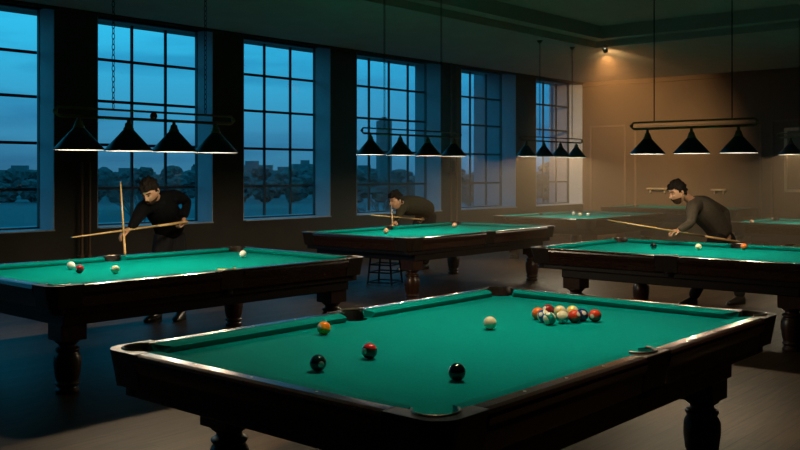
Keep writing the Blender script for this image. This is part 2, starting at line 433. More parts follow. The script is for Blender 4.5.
    for sy in (1, -1):
        p = [(-.115, RO), (.115, RO), (.115, .05)]+arc(0, .02, PR, .36, PI-.36, 14)+[(-.115, .05)]
        b = bmesh.new(); prism(b, p, .64, .8045)
        for v in b.verts:
            if v.co.z < .7 and v.co.y > .11: v.co.y -= .031
        m4 = Matrix.Translation((0, sy*hw, 0)) @ Matrix.Diagonal((1, sy, 1, 1))
        c = obj('side_casting', xf(b, m4), M['cap'], t, bevel=.008)
        b = bmesh.new(); rim = arc(0, .02, PR+.004, .0, PI, 14)
        for q0, q1 in zip(rim, rim[1:]): tube(b, (*q0, .806), (*q1, .806), .006, seg=8)
        obj('lip', xf(b, m4), M['lit_brass'] if sy < 0 and leg_in < .15 else M['trim'], c)
        b = bmesh.new(); lathe(b, [(PR-.002, .79), (PR-.004, .70), (PR-.02, .60), (.0005, .585)], 22, (0, .02, 0), cap=False)
        dele = [f for f in b.faces if f.calc_center_median().z > .72 and f.calc_center_median().y < .02]
        bmesh.ops.delete(b, geom=dele, context='FACES')
        obj('pocket_liner', xf(b, m4), M['pocket'], t)
    # cabinet
    ci, cw = hl-leg_in+.10, hw+RO-.11
    b = bmesh.new(); box(b, -ci, ci, -cw, cw, .50, .60)
    obj('cabinet', b, M['wood'], t, bevel=.008)
    b = bmesh.new(); box(b, -hl-.05, hl+.05, -hw-.05, hw+.05, .585, .655)
    # slab opening for pocket cups is hidden inside the frame
    obj('frame_slab', b, M['wood'], t, bevel=.006)
    for sx in (1, -1):
        for sy in (1, -1):
            b = bmesh.new(); lx, ly = sx*(hl-leg_in), sy*(hw+RO-.235)
            box(b, lx-.10, lx+.10, ly-.10, ly+.10, .385, .51)
            lathe(b, [(.088, .385), (.092, .375), (.075, .362), (.062, .352), (.062, .338), (.086, .325), (.090, .312), (.078, .300), (.082, .29), (.097, .26), (.098, .2),
                      (.088, .12), (.076, .085), (.088, .075), (.090, .062), (.072, .05), (.070, .04), (.085, .028), (.085, 0)], 24, (lx, ly, 0))
            l = obj('leg', b, M['leg'], t, bevel=.006)
            for p in l.data.polygons: p.use_smooth = len(p.vertices) == 4 and p.center.z < .384
    return t
TS = 1.258
make_table(3.072*TS, 2.225*TS, -.004, 2.84, 1.72, 'large billiard table in the foreground with the scattered cluster of balls', .42)
make_table(3.904*TS, 5.547*TS, -.022, 2.92, 1.69, 'billiard table at the left under the lamp with the red ball ornament', .13)
make_table(8.209*TS, 6.548*TS, .02, 3.24, 1.66, 'billiard table in the middle with a man bent low over its far rail', .2)
make_table(7.475*TS, 3.101*TS, -PI/2+.006, 2.86, 1.73, 'billiard table at the right in front of the man in a dark jacket', .33)
make_table(15.7, 8.95, 0, 2.85, 1.8, 'hazy far billiard table behind the right man’s cue, holding three balls', .3, False)
make_table(20.35, 9.1, -PI/2, 2.9, 1.45, 'farthest billiard table, along the end wall', .3, False)
make_table(15.7, 4.2, -PI/2, 2.9, 1.6, 'billiard table beyond the right man, cut off by the right edge', .3, False)

# ------------------------------------------------------------------ balls
BR = .0355
def ball_mat(name, base, other=None, mode='solid'):
    m = bpy.data.materials.new(name); m.use_nodes = True; t = m.node_tree; b = t.nodes['Principled BSDF']
    b.inputs['Roughness'].default_value = .12; b.inputs['Base Color'].default_value = (*base, 1)
    b.inputs['Coat Weight'].default_value = .3
    if mode != 'solid':
        c = N(t, 'ShaderNodeTexCoord'); s = N(t, 'ShaderNodeSeparateXYZ'); t.links.new(c.outputs['Object'], s.inputs[0])
        ab = N(t, 'ShaderNodeMath', operation='ABSOLUTE'); t.links.new(s.outputs[2], ab.inputs[0])
        gt = N(t, 'ShaderNodeMath', operation='GREATER_THAN'); t.links.new(ab.outputs[0], gt.inputs[0]); gt.inputs[1].default_value = BR*.52
        m1 = N(t, 'ShaderNodeMix', data_type='RGBA'); m1.inputs[6].default_value = (*base, 1); m1.inputs[7].default_value = (*(other or base), 1)
        if mode == 'stripe': t.links.new(gt.outputs[0], m1.inputs[0])
        else: m1.inputs[0].default_value = 0
        # pale number disc on +X
        g2 = N(t, 'ShaderNodeMath', operation='GREATER_THAN'); a2 = N(t, 'ShaderNodeMath', operation='ABSOLUTE')
        t.links.new(s.outputs[0], a2.inputs[0]); t.links.new(a2.outputs[0], g2.inputs[0]); g2.inputs[1].default_value = BR*.93
        m2 = N(t, 'ShaderNodeMix', data_type='RGBA'); m2.inputs[7].default_value = (.75, .72, .60, 1)
        t.links.new(g2.outputs[0], m2.inputs[0]); t.links.new(m1.outputs[2], m2.inputs[6]); t.links.new(m2.outputs[2], b.inputs['Base Color'])
    return m
cream = (.78, .70, .48)
BM = {'cue': ball_mat('ball_cream', (.80, .74, .50)), 'white': ball_mat('ball_white', (.82, .80, .72)), 'peach': ball_mat('ball_peach', (.80, .45, .28)),
      'yellow': ball_mat('ball_orange_yellow', (.85, .36, .02), (.80, .22, .01), 'stripe'), 'black': ball_mat('ball_black', (.006, .010, .012), None, 'spot'),
      'teal': ball_mat('ball_dark_teal', (.006, .022, .026), None, 'spot'), 'redgreen': ball_mat('ball_red_painted_reflection', (.02, .05, .035), (.55, .02, .02), 'stripe'),  # redgreen: dark green cloth reflection painted as a band on a red ball
      'red': ball_mat('ball_red', (.62, .05, .02), None, 'spot'), 'orange': ball_mat('ball_orange', (.80, .17, .03), None, 'spot'),
      'maroon': ball_mat('ball_maroon', (.28, .02, .02), None, 'spot'), 'wblue': ball_mat('ball_white_blue', (.02, .09, .30), cream, 'stripe'),
      'wteal': ball_mat('ball_white_teal', (.01, .22, .18), cream, 'stripe'), 'wyellow': ball_mat('ball_white_yellow', (.85, .55, .10), cream, 'stripe'),
      'blue': ball_mat('ball_navy', (.01, .03, .12), None, 'spot'), 'wred': ball_mat('ball_white_red', (.6, .05, .02), cream, 'stripe')}
bb = bmesh.new(); bmesh.ops.create_uvsphere(bb, u_segments=40, v_segments=24, radius=BR)
ball_me = bpy.data.meshes.new('ball')
bb.to_mesh(ball_me); bb.free()
for p in ball_me.polygons: p.use_smooth = True
placed = []
def ball(u, v, kind, label, group=None, rot=None):
    """(u,v) = pixel of the ball centre; it lies on the cloth"""
    p = on(u, v, ZC+BR+.0005)
    for _ in range(60):
        moved = False
        for q in placed:
            d = p-q; d.z = 0
            if d.length < 2*BR+.0006:
                if d.length < 1e-5: d = Vector((1, 0, 0))
                p = q+d.normalized()*(2*BR+.001); p.z = q.z; moved = True
        if not moved: break
    p.z = ZC+BR+.0005; placed.append(p.copy())
    me = ball_me.copy(); me.materials.append(BM[kind])
    o = bpy.data.objects.new('billiard_ball', me); COL.objects.link(o); o.location = p
    o.rotation_euler = rot or (random.uniform(-3, 3), random.uniform(-3, 3), random.uniform(-3, 3))
    tag(o, label, 'ball', group)
F1 = 'balls on the foreground table'; FC = 'balls in the cluster on the foreground table'
ball(490, 323, 'cue', 'cream cue ball alone in the middle of the foreground table', F1)
ball(324, 328, 'yellow', 'orange and yellow ball on the foreground table near its far side pocket', F1, (.5, .3, 0))
ball(318, 363, 'teal', 'dark teal ball on the foreground table, leftmost of the four loose dark ones', F1, (0, 0, 1.2))
ball(369.5, 351, 'redgreen', 'red ball with painted-in dark reflection on the foreground table', F1, (.15, .1, 0))
ball(457, 372, 'black', 'black ball nearest the front corner pocket of the foreground table', F1, (.2, .3, -.9))
C = [(538, 313.5, 'orange', 'bright orange-red ball at the left end of the cluster', (0, 0, 2)),
     (548, 310.5, 'maroon', 'maroon ball at the back of the cluster, second from its left end', None),
     (549.5, 318.5, 'wteal', 'white and teal ball at the front left of the cluster', (.5, 1.1, 0)),
     (543.5, 316, 'wblue', 'white and blue ball behind the teal one in the cluster', (1, .4, 0)),
     (560, 311.5, 'wyellow', 'cream ball at the back of the cluster beside the maroon one', (.9, .6, 0)),
     (562.5, 317, 'wteal', 'cream and teal ball at the front middle of the cluster', (.3, -.7, 0)),
     (570.5, 311.5, 'wyellow', 'yellow-cream ball at the back right of the cluster', (1.4, 0, .4)),
     (573.5, 316.5, 'red', 'red-orange ball at the front right of the cluster', (0, .5, 1.4)),
     (582, 315, 'blue', 'navy ball with a pale disc, second from the right end of the cluster', (0, -.5, -2.2)),
     (592, 315.5, 'red', 'red ball at the right end of the cluster', (.3, 0, 0))]
for u, v, k, l, r in C: ball(u, v, k, l, FC, r)
F2 = 'balls on the left table'; F3 = 'balls on the middle table'; F4 = 'balls on the right table'; F5 = 'balls on the hazy far table'
ball(71, 265.5, 'white', 'white ball on the left table, leftmost of its group', F2)
ball(79.5, 269, 'maroon', 'dark red ball on the left table beside the white one', F2, (1.5, 0, 0))
ball(115.5, 269.5, 'cue', 'cream ball on the left table below the upright cue', F2)
ball(243, 254, 'white', 'white ball alone near the right end of the left table', F2)
ball(386, 231, 'peach', 'pinkish ball on the middle table near the bent man’s hand', F3)
ball(454.5, 225, 'peach', 'pale peach ball on the middle table near its far right pocket', F3)
ball(653.5, 246, 'black', 'black ball with a pale disc on the right table', F4, (0, -.9, .6))
ball(698.5, 247, 'cue', 'cream ball in the middle of the right table', F4)
ball(744, 246.5, 'orange', 'orange ball on the right table beside the far side pocket', F4, (0, 0, 2))
ball(573.5, 213.3, 'white', 'white ball on the hazy far table, leftmost of three', F5)
ball(580, 214.3, 'cue', 'pale ball on the hazy far table, middle of three', F5)
ball(588, 214.3, 'white', 'pale ball on the hazy far table, rightmost of three', F5)
ball(751.5, 222, 'peach', 'pinkish ball on the table cut off by the right edge')

# ------------------------------------------------------------------ lamps
def chain(b, p, q, step=.045, r=.013):
    p, q = Vector(p), Vector(q); n = int((q-p).length/step)
    for k in range(n):
        c = p+(q-p)*(k+.5)/n
        pts = []
        for i in range(10):
            a = 2*PI*i/10; x = r*math.cos(a); z = (r*math.sin(a)*2.1)
            pts.append(c+(Vector((x, 0, z)) if k % 2 else Vector((0, x, z))))
        for i in range(10): tube(b, pts[i], pts[(i+1) % 10], .0035, seg=5)
def lamp(x, y, rz, n, sp, zb, rods, label, ceil_z, use_chain=True, ornament=False, rs=.20, hs=.185, half=None, power=1.0, lz=.035):
    t = empty('billiard_lamp', (x, y, zb), rz); tag(t, label, 'hanging lamp', 'bar lamps over the tables')
    half = half or (n-1)/2*sp+.17
    b = bmesh.new(); z1, z2 = (.275, .345) if hs < .25 else (.58, .65)
    tube(b, (-half, 0, z1), (half, 0, z1), .014); tube(b, (-half, 0, z2), (half, 0, z2), .010)
    for s in (-1, 1):
        a = arc(s*half, (z1+z2)/2, .035, -PI/2, PI/2, 8)
        for q0, q1 in zip(a, a[1:]): tube(b, (s*half+s*abs(q0[0]-s*half), 0, q0[1]), (s*half+s*abs(q1[0]-s*half), 0, q1[1]), .011)
    obj('bar', b, M['brass'], t, smooth=True)
    for s in (-1, 1):
        b = bmesh.new(); sphere(b, (s*(half+.037), 0, (z1+z2)/2), .02); obj('end_knob', b, M['brass'], t, smooth=True)
    for i in range(n):
        xi = (i-(n-1)/2)*sp
        b = bmesh.new()
        lathe(b, [(rs, 0), (rs+.004, .006), (.052, hs-.012), (.040, hs)], 36, (xi, 0, 0), cap=False)
        sh = obj('lamp_shade', b, M['shade'], t, smooth=True)
        b = bmesh.new(); lathe(b, [(rs+.001, -.001), (rs-.006, .003), (.049, hs-.016), (.037, hs-.004)], 36, (xi, 0, 0), cap=False)
        obj('shade_lining', b, M['shade_in'], sh, smooth=True)
        b = bmesh.new(); lathe(b, [(.043, hs-.006), (.046, hs+.008), (.034, hs+.022), (.030, hs+.05), (.016, hs+.06), (.013, max(.275, hs+.07))], 20, (xi, 0, 0))
        obj('shade_cap', b, M['brass'], sh, smooth=True)
        b = bmesh.new(); sphere(b, (xi, 0, lz+.065), .030, sz=1.25); lathe(b, [(.016, lz+.09), (.016, hs-.01)], 12, (xi, 0, 0))
        obj('bulb', b, M['bulb'], sh, smooth=True)
        ld = bpy.data.lights.new('bulb_light', 'POINT'); ld.energy = LAMP_W*power; ld.color = LAMP_COL; ld.shadow_soft_size = .03
        lo = bpy.data.objects.new('bulb_light', ld); COL.objects.link(lo); lo.parent = t; lo.location = (xi, 0, lz)
    for rx in rods:
        b = bmesh.new()
        top = ceil_z-zb
        if use_chain:
            chain(b, (rx, 0, z2+.01), (rx, 0, top-.01))
        else: tube(b, (rx, 0, z2), (rx, 0, top), .006)
        c = obj('chain' if use_chain else 'rod', b, M['iron'], t)
        b = bmesh.new(); lathe(b, [(.02, top-.05), (.05, top-.012), (.05, top)], 18, (rx, 0, 0)); obj('ceiling_rose', b, M['iron'], t, smooth=True)
    if ornament:
        b = bmesh.new(); sphere(b, (.02, 0, .31), .033); o = obj('ball_ornament', b, BM['red'], t, smooth=True); o['label'] = 'small red ball ornament between the bars'
    return t
CU = CZ+.35; CB = CZ+.14
lamp(4.77, 6.98, 0, 4, .465, 1.785, (-.38, .58), 'four-shade bar lamp on chains at the left with a red ball ornament', CU, ornament=True, half=.87)
lamp(9.87, 8.24, 0, 4, .595, 1.835, (-.62, .6), 'four-shade bar lamp over the middle table', CU, rs=.19, half=1.02)
lamp(14.5, 8.87, 0, 4, .565, 1.88, (-.42, .7), 'hazy four-shade bar lamp hanging before the last window', CZ, rs=.18, power=1.0)
lamp(9.42, 4.07, PI/2, 3, .497, 1.80, (-.43, .42), 'three-shade bar lamp over the right table', CB, use_chain=False, rs=.185, hs=.17, half=.65)
lamp(15.4, 4.25, PI/2, 4, .5, 1.89, (-.4, .62), 'bar lamp cut off by the right edge in front of the framed picture', CU, use_chain=False, rs=.18, hs=.165, power=.9)
lamp(4.30, 2.85, 0, 4, .5, 2.86, (-.5, .5), 'high bar lamp over the foreground table', CU, rs=.2, hs=.50, lz=.33, power=2.2)

# ------------------------------------------------------------------ ceiling detail, picture, wall furniture
p = at(605, 44.5, 932*(CZ-EYE)/(172.5-44.5))
sp = empty('ceiling_spotlight', (p.x, p.y, CZ)); tag(sp, 'small round spotlight on the ceiling, a tiny bright dot with an added warm beam', 'spotlight')
aim = Vector((XW, 10.8, 1.9))-Vector((p.x, p.y, CZ)); q = aim.to_track_quat('-Z', 'Y')
b = bmesh.new(); lathe(b, [(.012, -.05), (.05, -.012), (.05, 0)], 20); obj('mount', b, M['ceil'], sp, smooth=True)
b = bmesh.new(); lathe(b, [(.045, -.10), (.045, .0), (.02, .03)], 20, cap=False, M4=Matrix.Translation((0, 0, -.08)) @ q.to_matrix().to_4x4()); obj('housing', b, M['brass'], sp, smooth=True)
b = bmesh.new(); lathe(b, [(.04, -.05), (.04, -.045)], 16, M4=Matrix.Translation((0, 0, -.08)) @ q.to_matrix().to_4x4()); obj('lens', b, M['lens'], sp)
ld = bpy.data.lights.new('added_glow_beam', 'SPOT'); ld.energy = GLOW_BEAM_W; ld.color = (1, .52, .20); ld.spot_size = .98; ld.spot_blend = 1; ld.shadow_soft_size = .03  # warm beam added to make the soft glow on the end wall
lo = bpy.data.objects.new('added_glow_beam', ld); COL.objects.link(lo); lo.parent = sp; lo.location = Vector((0, 0, -.08))+aim.normalized()*.09
lo.rotation_euler = q.to_euler()
p2 = at(466, 18, 932*(CZ+.34-EYE)/(172.5-18))
sp2 = empty('ceiling_spotlight', (p2.x, p2.y, CZ+.35)); tag(sp2, 'tiny spotlight dot on the ceiling above the middle windows, left of the other', 'spotlight')
b = bmesh.new(); lathe(b, [(.03, -.035), (.045, -.02), (.05, 0)], 20); obj('housing', b, M['ceil'], sp2, smooth=True)
b = bmesh.new(); lathe(b, [(.024, -.042), (.024, -.035)], 16); obj('lens', b, M['lens'], sp2)
pic = empty('framed_picture', (XW, 6.48, 1.88)); tag(pic, 'pale framed picture on the end wall behind the rightmost lamp', 'picture')
M['pframe'] = mat('pale_wood_frame', (.75, .64, .45), .4); M['print'] = mat('faded_print', (.16, .15, .12), .6, noise=.4, scale=3)
b = bmesh.new(); w_, h_ = .62, .72
box(b, -.04, 0, -w_, -w_+.07, -h_, h_); box(b, -.04, 0, w_-.07, w_, -h_, h_); box(b, -.04, 0, -w_+.07, w_-.07, -h_, -h_+.07); box(b, -.04, 0, -w_+.07, w_-.07, h_-.07, h_)
obj('picture_frame', b, M['pframe'], pic, bevel=.008)
b = bmesh.new(); box(b, -.015, -.002, -w_+.07, w_-.07, -h_+.07, h_-.07); obj('print', b, M['print'], pic)
M['ledge'] = mat('pale_shelf', (.42, .33, .22), .5)
for (ua, ub, v, lab) in ((648, 668, 188.5, 'narrow pale wall shelf left of the right man’s head'), (712, 727, 189.7, 'narrow pale wall shelf right of the right man’s back')):
    def ywall(u):
        t_ = (u-400)/F_PX; D = (XW-.05)/(CY+SY*t_); return D*(SY-CY*t_), D
    ya, D = ywall(ua); yb, _ = ywall(ub); z = EYE-(v-VH)/F_PX*D
    b = bmesh.new(); box(b, XW-.14, XW, min(ya, yb), max(ya, yb), z-.02, z+.02)
    box(b, XW-.10, XW, min(ya, yb)+.06, min(ya, yb)+.09, z-.10, z-.02); box(b, XW-.10, XW, max(ya, yb)-.09, max(ya, yb)-.06, z-.10, z-.02)
    o = obj('wall_shelf', b, M['ledge'], bevel=.004); tag(o, lab, 'shelf', 'shelves on the end wall')
M['pipe'] = mat('brown_painted_pipe', (.13, .07, .035), .45)
def pipe(x, lab, z1=3.0):
    b = bmesh.new(); tube(b, (x, YW-.07, 0), (x, YW-.07, z1), .022, seg=12)
    for z in (.4, 1.6, z1-.2): box(b, x-.03, x+.03, YW-.09, YW, z-.012, z+.012)
    o = obj('heating_pipe', b, M['pipe'], smooth=False); tag(o, lab, 'pipe', 'vertical pipes on the window piers')
for x, lab in ((7.12, 'thin vertical brown pipe on the pier left of the standing player, left of the pair'), (7.24, 'thin vertical brown pipe on the pier left of the standing player, right of the pair'),
               (15.75, 'thin vertical pipe on the pier right of the bent man, left of the pair'), (15.95, 'thin vertical pipe on the pier right of the bent man, right of the pair')):
    pipe(x, lab, 1.75 if x < 10 else CZ)
# stool behind the middle table
st = empty('bar_stool', at(385, 283, 13.45), .3); st.location.z = 0; tag(st, 'black metal stool behind the near leg of the middle table', 'stool')
b = bmesh.new(); box(b, -.19, .19, -.17, .17, .40, .43); obj('seat', b, M['black'], st, bevel=.01)
for sx in (1, -1):
    for sy in (1, -1):
        b = bmesh.new(); tube(b, (sx*.19, sy*.19, 0), (sx*.165, sy*.15, .40), .014); obj('leg', b, M['black'], st)
b = bmesh.new()
for z, k in ((.03, .188), (.17, .178), (.28, .172)):
    for s in (1, -1): tube(b, (-k, s*k, z), (k, s*k, z), .011); tube(b, (s*k, -k, z), (s*k, k, z), .011)
obj('stretcher', b, M['black'], st)

# ------------------------------------------------------------------ cues
def cue(p, q, label, r0=.0065, r1=.015, light=True):
    """p tip, q butt"""
    p, q = Vector(p), Vector(q); L = (q-p).length
    rot = (q-p).to_track_quat('Z', 'Y').to_euler()
    t = bpy.data.objects.new('cue_stick', None); COL.objects.link(t); t.location = p; t.rotation_euler = rot; t.empty_display_size = .05
    tag(t, label, 'cue', 'cues in use')
    b = bmesh.new(); lathe(b, [(r0, .012), (r0+(r1-r0)*.7, L*.72)], 12); obj('shaft', b, M['maple'], t, smooth=True)
    b = bmesh.new(); lathe(b, [(r0+(r1-r0)*.7, L*.72), (r1, L), (r1*.7, L+.01)], 12); obj('butt', b, M['maple'] if light else M['cuebutt'], t, smooth=True)
    b = bmesh.new(); lathe(b, [(r0*.8, 0), (r0, .004), (r0, .012)], 12); obj('tip', b, M['tip'], t)

# ------------------------------------------------------------------ people
UP = Vector((0, 0, 1))
def skin_eval(verts, edges, root=0, sub=2):
    me = bpy.data.meshes.new('tmp'); me.from_pydata([v[0] for v in verts], edges, []); o = bpy.data.objects.new('tmp', me); COL.objects.link(o)
    m = o.modifiers.new('skin', 'SKIN'); m.use_smooth_shade = True; m.branch_smoothing = .6
    for i, v in enumerate(verts):
        r = v[1]; me.skin_vertices[0].data[i].radius = (r, r) if isinstance(r, (int, float)) else r
        me.skin_vertices[0].data[i].use_root = (i == root)
    s = o.modifiers.new('sub', 'SUBSURF'); s.levels = sub; s.render_levels = sub
    dg = bpy.context.evaluated_depsgraph_get(); dg.update()
    r = bpy.data.meshes.new_from_object(o.evaluated_get(dg)); bpy.data.objects.remove(o); return r
def chainskin(dct, links, root, sub=2):
    ks = list(dct); ks.remove(root); ks = [root]+ks; idx = {k: i for i, k in enumerate(ks)}
    return skin_eval([(Vector(dct[k][0]), dct[k][1]) for k in ks], [(idx[a], idx[c]) for a, c in links], 0, sub)
def add_mesh(b, me): b.from_mesh(me)
def head_bm(b, c, fwd, up, s=1.0):
    """face looks along fwd; c = centre of skull"""
    f = Vector(fwd).normalized(); r = f.cross(Vector(up)).normalized(); u = r.cross(f)
    t = bmesh.new(); bmesh.ops.create_uvsphere(t, u_segments=40, v_segments=30, radius=1)
    for v in t.verts:
        x, y, z = v.co       # x right, y forward, z up
        X, Y, Z = x*.073, y*.092, z*.118
        if z < 0: X *= 1-.28*(-z)**1.3; Y *= 1-.12*(-z)
        if z < -.2 and y > 0: Y += .012*min(1, -z)              # jaw
        if z < -.1 and y < 0: Y *= 1-.35*min(1, -z*1.2)         # nape
        if y > .3: Y *= .96
        g = lambda cx, cz, sx, sz: math.exp(-((x-cx)/sx)**2-((z-cz)/sz)**2)
        if y > 0:
            Y += .030*g(0, -.24, .14, .15)+.012*g(0, -.02, .10, .2)       # nose
            Y += .009*g(0, .24, .6, .09)                                 # brow
            for sx in (-1, 1): Y -= .019*g(sx*.40, .05, .24, .12)
            for sx in (-1, 1): Y += .005*g(sx*.42, .03, .12, .06)
            Y += .008*g(0, -.52, .28, .06)+.007*g(0, -.62, .25, .05)-.004*g(0, -.57, .3, .02)
            Y += .012*g(0, -.88, .35, .16)
        v.co = (X, Y, Z)
    for sx in (-1, 1):
        bmesh.ops.create_uvsphere(t, u_segments=12, v_segments=8, radius=1, matrix=Matrix.Translation((sx*.074, -.008, -.006)) @ Matrix.Rotation(sx*.35, 4, 'Z') @ Matrix.Diagonal((.010, .020, .032, 1)))
    R3 = Matrix((r, f, u)).transposed().to_4x4(); bmesh.ops.transform(t, matrix=Matrix.Translation(Vector(c)) @ R3 @ Matrix.Scale(s, 4), verts=t.verts)
    m = bpy.data.meshes.new('h'); t.to_mesh(m); t.free(); b.from_mesh(m); return R3
def hair_bm(c, R3, s=1.0, vol=1.0, beard=False, only=False):
    t = bmesh.new(); bmesh.ops.create_uvsphere(t, u_segments=48, v_segments=36, radius=1)
    dele = []
    rn = random.Random(3)
    for v in t.verts:
        x, y, z = v.co
        X, Y, Z = x*.080, y*.099, z*.126
        line = .42 if y > .55 else (.42-(.55-y)*1.0 if y > -.15 else -.28-.25*min(1, (-.15-y)))
        if abs(x) > .8 and y > -.1 and y < .35: line = min(line, -.05)
        keep = z > line and not only
        if beard and y > .0 and z < -.42 and not (abs(x) < .28 and -.68 < z < -.47): keep = True
        n = 1+(.03*math.sin(11*x+7*y)+.03*math.sin(17*z+9*x)+rn.uniform(-.02, .02))*vol
        if z > .3: n *= 1+.06*vol
        if z < -.1 and y < 0: Y *= 1-.35*min(1, -z*1.2)
        if z < 0: X *= 1-.28*(-z)**1.3
        if beard and z < -.2 and y > 0: Y += .012+.012*math.exp(-(x/.35)**2-((z+.88)/.2)**2); 
        v.co = (X*n, Y*n, Z*n)
        if not keep: dele.append(v)
    bmesh.ops.delete(t, geom=dele, context='VERTS')
    bmesh.ops.transform(t, matrix=Matrix.Translation(Vector(c)) @ R3 @ Matrix.Scale(s, 4), verts=t.verts)
    return t
def hand_mesh(b, wrist, d, palm_n, side, curl=.8, s=1.0):
    """hand from the wrist along d; palm faces palm_n; side=+1/-1 thumb side"""
    d = Vector(d).normalized(); n = (Vector(palm_n)-d*Vector(palm_n).dot(d)).normalized(); w = d.cross(n)*side
    W_ = Vector(wrist)
    P = {'wr': (W_, .026*s), 'p1': (W_+d*.045*s, (.040*s, .022*s)), 'p2': (W_+d*.082*s, (.038*s, .018*s))}
    me = chainskin(P, [('wr', 'p1'), ('p1', 'p2')], 'wr', 2); add_mesh(b, me)
    for k, (off, ln) in enumerate(((.030, .070), (.010, .080), (-.010, .074), (-.028, .058))):
        q = W_+d*.065*s+w*off*s; a = 0; dd = d; pts = [(q, .0095*s)]
        for j in range(3):
            a += curl*(.55 if j == 0 else .85); dd = (d*math.cos(a)+n*math.sin(a)); q = q+dd*ln*s*(.46, .32, .26)[j]*1.15; pts.append((q, (.0092, .0085, .0072)[j]*s))
        add_mesh(b, skin_eval(pts, [(0, 1), (1, 2), (2, 3)], 0, 1))
    q = W_+d*.022*s+w*.024*s; pts = [(q, .012*s)]
    for dd, l, r in ((d*.7+w*.7+n*.25, .040, .011), (d*.85+w*.2+n*.5, .030, .010), (d*.8-w*.1+n*.6, .024, .008)):
        q = q+dd.normalized()*l*s; pts.append((q, r*s))
    add_mesh(b, skin_eval(pts, [(0, 1), (1, 2), (2, 3)], 0, 1))
def garment_beard(t, hc, R3, hs, o0):
    b = hair_bm(hc, R3, hs*.985, .15, True, True); bmesh.ops.translate(b, verts=b.verts, vec=-o0)
    h = obj('beard', b, M['beard'], t, smooth=True); h['label'] = 'short dark beard'
def person(label, J, top, face, headup, hs=1.0, beard=False, hairvol=1.0, handdir=None, k=1.0, origin=None):
    """J: dict of joints in world space"""
    t = empty('person', origin or (J['footL'].x, J['footL'].y, 0)); tag(t, label, 'person'); o0 = t.location.copy()
    J = {a: Vector(b) for a, b in J.items()}
    hc = J['head']; fwd = Vector(face).normalized(); neck = J['neck']
    L = lambda a, b, f: J[a].lerp(J[b], f)
    up = J['chest'].lerp(neck, .45)
    body = {'pelvis': (J['pelvis'], .10*k), 'waist': (J['waist'], .095*k), 'chest': (J['chest'], .105*k), 'up': (up, .085*k), 'neck': (neck, .058*k), 'skull': (hc-fwd*.02*hs-(hc-neck).normalized()*.05, .052*k)}
    lk = [('pelvis', 'waist'), ('waist', 'chest'), ('chest', 'up'), ('up', 'neck'), ('neck', 'skull')]
    for s in 'LR':
        body['sh'+s] = (J['sh'+s], .042*k); body['el'+s] = (J['el'+s], .035*k); body['fa'+s] = (L('el'+s, 'wr'+s, .35), .034*k); body['wr'+s] = (J['wr'+s], .025*k)
        body['hip'+s] = (J['hip'+s], .075*k); body['kn'+s] = (J['kn'+s], .05*k); body['cf'+s] = (L('kn'+s, 'foot'+s, .35), .045*k); body['an'+s] = (J['foot'+s]+Vector((0, 0, .09)), .034*k)
        lk += [('up', 'sh'+s), ('sh'+s, 'el'+s), ('el'+s, 'fa'+s), ('fa'+s, 'wr'+s), ('pelvis', 'hip'+s), ('hip'+s, 'kn'+s), ('kn'+s, 'cf'+s), ('cf'+s, 'an'+s)]
    b = bmesh.new(); add_mesh(b, chainskin(body, lk, 'pelvis', 2))
    R3 = head_bm(b, hc, fwd, headup, hs)
    for s in 'LR':
        d, n, sd, cu = handdir[s]; hand_mesh(b, J['wr'+s], d, n, sd, cu, 1.08*k)
    bmesh.ops.translate(b, verts=b.verts, vec=-o0)
    bo = obj('body', b, M['skin'], t, smooth=True)
    rm = bo.modifiers.new('union', 'REMESH'); rm.mode = 'VOXEL'; rm.voxel_size = .006; rm.use_smooth_shade = True
    # top: torso and sleeves
    def garment(name, chains, m):
        b = bmesh.new()
        for pts in chains: add_mesh(b, skin_eval([(Vector(p_), r_*k) for p_, r_ in pts], [(q, q+1) for q in range(len(pts)-1)], 0, 2))
        bmesh.ops.translate(b, verts=b.verts, vec=-o0)
        o = obj(name, b, m, t, smooth=True)
        rm = o.modifiers.new('union', 'REMESH'); rm.mode = 'VOXEL'; rm.voxel_size = .010; rm.use_smooth_shade = True
        sm = o.modifiers.new('soft', 'SMOOTH'); sm.iterations = 3; sm.factor = .5
        return o
    side = (J['shR']-J['shL']).normalized()
    pel, wai, che = J['pelvis'], J['waist'], J['chest']
    ch = [[(pel.lerp(wai, -.35), .165), (pel.lerp(wai, .4), .16), (wai, .165), (wai.lerp(che, .5), .17), (che, .17), (che.lerp(neck, .5), .135), (che.lerp(neck, .95), .075)],
          [(J['shL']-side*.0, .075), (up-side*.06, .11), (up+side*.06, .11), (J['shR'], .075)]]
    for s in 'LR':
        ch.append([(up.lerp(J['sh'+s], .6), .082), (J['sh'+s], .084), (L('sh'+s, 'el'+s, .5), .068), (J['el'+s], .055), (L('el'+s, 'wr'+s, .45), .049), (L('el'+s, 'wr'+s, 1.05), .038)])
    garment(top[0], ch, M[top[1]])
    ch = [[(pel+UP*.06, .14), (pel-UP*.06, .15)]]
    for s in 'LR':
        hp = J['hip'+s]
        ch.append([(pel.lerp(hp, .55)+UP*.02, .12), (hp-UP*.05, .12), (L('hip'+s, 'kn'+s, .5), .10), (J['kn'+s], .082), (L('kn'+s, 'foot'+s, .45), .074), (J['foot'+s]+Vector((0, 0, .07)), .066)])
    garment('trousers', ch, M['trousers'])
    if beard: garment_beard(t, hc, R3, hs, o0)
